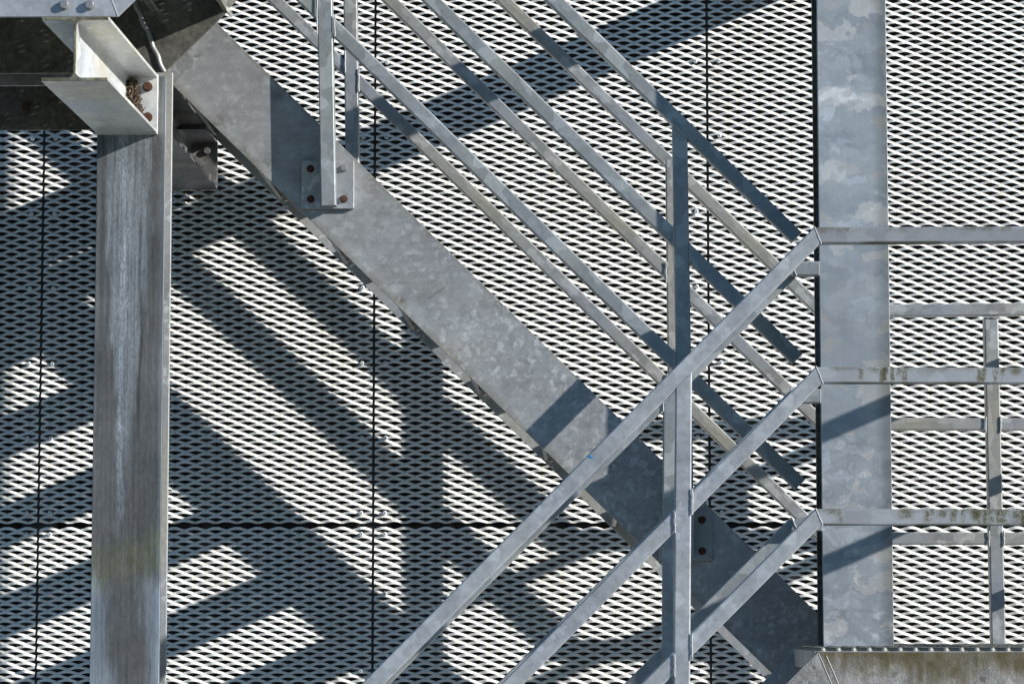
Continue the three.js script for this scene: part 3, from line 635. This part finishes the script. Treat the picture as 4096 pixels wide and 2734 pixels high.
{
  const R = thing('railing', 'near handrail of the upper flight bolted to its broad stringer', 'railing', V(0, 1, zOf(RD)), 'railings of the stair');
  const lines = [(x) => -522 + 0.98 * (x - 764.4) + 0, (x) => -244.9 + 0.98 * (x - 764.4), (x) => 37.5 + 0.98 * (x - 764.4)];
  const ends = [1852, 1854, 1860];
  lines.forEach((f, k) => { const [p, q] = cline([-60, f(-60)], [ends[k] - 12, f(ends[k] - 12)], RD); part('rail', bar(p, q, { h: H, d: Dp, u0: k * 0.9 }), M.rail, R); });
  post(R, [752.6, 470], [735, -505], RD - 0.003, M.rail);
  post(R, [1576, 1277], [1559.5, 283], RD - 0.003, M.rail, 0.05, 0.056, 0, 0.98);
  basePlate(R, 690.6, 811.9, 367.8, 478.6, DN - 0.0175, true);
  basePlate(R, 1512, 1634, 1174, 1285.7, DN - 0.0175, false);
  const Wd = RD - 0.006;
  for (const [x, y0, y1] of [[727, -8, 80], [767.5, 34, 84], [1545.5, 516, 566], [1582, 555, 604], [1546.5, 800, 848]]) part('weld_bead', weld(at(x, y0, Wd), at(x, y1, Wd), 0.0024), M.weld, R);
  part('weld_bead', weld(at(1543, 284, Wd), at(1577, 316, Wd), 0.0028), M.weld, R);
}
const FD = 10.45;
{
  const R = thing('railing', 'far railing next to the mesh wall, sloping then level at the right', 'railing', V(0, 1, zOf(FD)), 'railings of the stair');
  const tops = [344, 600, 858], lev = [[697, 693.8], [957, 957.5], [1219.4, 1220]];
  tops.forEach((t, k) => {
    const f = (x) => t + 0.98 * (x - 1528.6);
    const [p, q] = cline([150, f(150)], [1800, f(1800)], FD), [r, s] = cline([2045, lev[k][0]], [2349, lev[k][1]], FD);
    const e = s.clone().add(s.clone().sub(r).multiplyScalar(1)); const far = V(1.99, r.y + (s.y - r.y) * (1.99 - r.x) / (s.x - r.x), r.z);
    for (const g of chain([p, meet(p, q, r, s), far], { h: H - 0.002, d: Dp, u0: k * 0.7 })) part('rail', g, M.railFar, R);
  });
  post(R, [809, 470], [799, -300], FD - 0.002, M.railFar);
  post(R, [1553, 1290], [1543, 366], FD - 0.002, M.railFar);
  post(R, [2292.5, 1490], [2275, 728], FD - 0.002, M.railFar);
  const Wd = FD - 0.005;
  for (const [x, y0, y1] of [[791, 116, 166], [822.5, 157, 210], [1529, 600, 648], [1530.5, 857, 900], [2262, 955, 992], [2296, 955, 992], [2270, 1218, 1252], [2304, 1218, 1252]]) part('weld_bead', weld(at(x, y0, Wd), at(x, y1, Wd), 0.003), M.weld, R);
  part('weld_bead', weld(at(2256, 727, Wd), at(2294, 727, Wd), 0.003), M.weld, R);
}
const ND = 8.46;
{
  const R = thing('railing', 'nearest railing, rising to the lower landing and level along it, mossy there', 'railing', V(0, 1, zOf(ND)), 'railings of the stair');
  const slope = [(x) => 784.6 - 1.008 * (x - 1605), (x) => 1108.5 - 1.006 * (x - 1605), (x) => 1433 - 1.006 * (x - 1605)];
  const lev = [[521, 518.6], [841.6, 842.6], [1166.8, 1167.6]], mats = [M.moss1, M.moss2, M.moss3];
  const ends = [];
  slope.forEach((f, k) => {
    const [p, q] = cline([560, f(560)], [1800, f(1800)], ND, 0.048), [r, s] = cline([1900, lev[k][0]], [2349, lev[k][1]], ND, 0.046);
    const m = meet(p, q, r, s), e = V(1.99, r.y + (s.y - r.y) * (1.99 - r.x) / (s.x - r.x), r.z); ends.push(e);
    const [g0, g1] = chain([p, m, e], { h: 0.047, d: Dp, u0: 0 });
    const uv = g1.attributes.uv; for (let i = 0; i < uv.count; i++) uv.setX(i, uv.getX(i) - 1.37 + 0.02);
    part('rail', g0, M.railNear, R); part('rail', g1, mats[k], R, 'level rail with moss and dirt runs');
    const a = V(m.x - 0.008, m.y + 0.026, m.z + Dp / 2), b = V(m.x + 0.012, m.y - 0.026, m.z + Dp / 2);
    part('weld_bead', weld(a, b, 0.0016), M.weld, R);
    // level rail across the open end of the landing, towards the mesh wall
    part('end_rail', bar(V(e.x, e.y, zOf(FD) - 0.01), V(e.x, e.y, e.z - Dp / 2), { h: 0.047, d: 0.05, ref: V(1, 0, 0) }), M.railNear, R);
  });
  post(R, [1564, 1640], [1569, 872], ND - 0.001, M.railNear, 0.048, 0.052, 0, -0.99);
  part('post', bar(V(1.99, LOW, zOf(ND) - 0.026), V(1.99, ends[0].y + 0.023, zOf(ND) - 0.026), { h: 0.05, d: 0.05 }), M.railNear, R);
  part('post', bar(V(1.99, LOW, zOf(FD) - 0.026), V(1.99, ends[0].y + 0.023, zOf(FD) - 0.026), { h: 0.05, d: 0.05 }), M.railNear, R);
  part('post', bar(V(-0.9, 0, zOf(ND) - 0.026), V(-0.9, at(600, 1790, ND).y, zOf(ND) - 0.026), { h: 0.05, d: 0.05 }), M.railNear, R);
  const pm = at(1355, 1048, ND); const pg = new THREE.SphereGeometry(0.0062, 12, 8); pg.scale(1.15, 0.62, 0.12); pg.rotateZ(-0.3); pg.translate(pm.x, pm.y, pm.z);
  part('paint_mark', pg, new THREE.MeshStandardMaterial({ color: new THREE.Color(0.01, 0.2, 0.5), roughness: 0.5 }), R, 'small bright blue paint spot');
  const Wd = ND - 0.004;
  for (const [x, y0, y1] of [[1548.5, 1172, 1222], [1588.5, 1120, 1180], [1548, 1500, 1552], [1588, 1452, 1512]]) part('weld_bead', weld(at(x, y0, Wd), at(x, y1, Wd), 0.0024), M.weld, R);
}
const MD = 9.29;
{
  const R = thing('railing', 'second railing of the lower flight, ending in stubs against the right column', 'railing', V(0, 1, zOf(MD)), 'railings of the stair');
  const stubs = [602.5, 893.5, 1185.6], bots = [942, 1235, 1528];
  stubs.forEach((y, k) => {
    const f = (x) => bots[k] - 49 - 1.0 * (x - 1522);
    const [p, q] = cline([620, f(620)], [1800, f(1800)], MD), [r, s] = cline([1850, y], [1873.5, y], MD);
    const m = meet(p, q, r, s);
    part('rail', bar(p, V(m.x, m.y, m.z), { h: H, d: Dp, u0: k * 0.8, cutB: 0.41 }), M.rail, R);
    const sz = zOf(COLR) + 0.004 - 0.024; part('rail', bar(V(m.x - 0.004, s.y, sz), V(CR.x0 - 0.004, s.y, sz), { h: H, d: 0.048, u0: k * 0.4, cutA: 0.41 }), M.rail, R, 'short level stub welded to the column');
    part('weld_bead', weld(V(m.x - 0.012, m.y + 0.024, sz + 0.025), V(m.x + 0.008, m.y - 0.024, sz + 0.025), 0.002), M.weld, R);
    part('end_cap', box(CR.x0 - 0.0035, CR.x0, s.y - H / 2, s.y + H / 2, sz - 0.024, sz + 0.024, 0.001), M.weld, R);
  });
  post(R, [1534.5, 1650], [1538.5, 905], MD - 0.001, M.rail, 0.046, 0.05, 0, -0.98);
  const Wd = MD - 0.003;
  for (const [x, y0, y1] of [[1522, 906, 944], [1520, 1196, 1238], [1519, 1484, 1530], [1553, 1440, 1492]]) part('weld_bead', weld(at(x, y0, Wd), at(x, y1, Wd), 0.0024), M.weld, R);
}
// ------------------------------------------------------------------ added unseen beam, right column to building, placed for the shadow band across the mesh
{
  const x0 = 0.797, x1 = 0.917, y0 = EYEY(2.442), y1 = EYEY(2.588);
  const t = thing('added_shadow_beam', 'added unseen steel beam from the right column to the mesh wall, casting the top shadow band', 'beam', V((x0 + x1) / 2, y0, 0.1));
  part('beam_section', box(x0, x1, y0, y1, 0.02, CR.zb), M.beam, t);
  part('end_plate', box(x0 - 0.03, x1 + 0.03, y0 - 0.03, y1 + 0.03, 0.008, 0.0195), M.beam, t);
}

renderer.render(scene, camera);
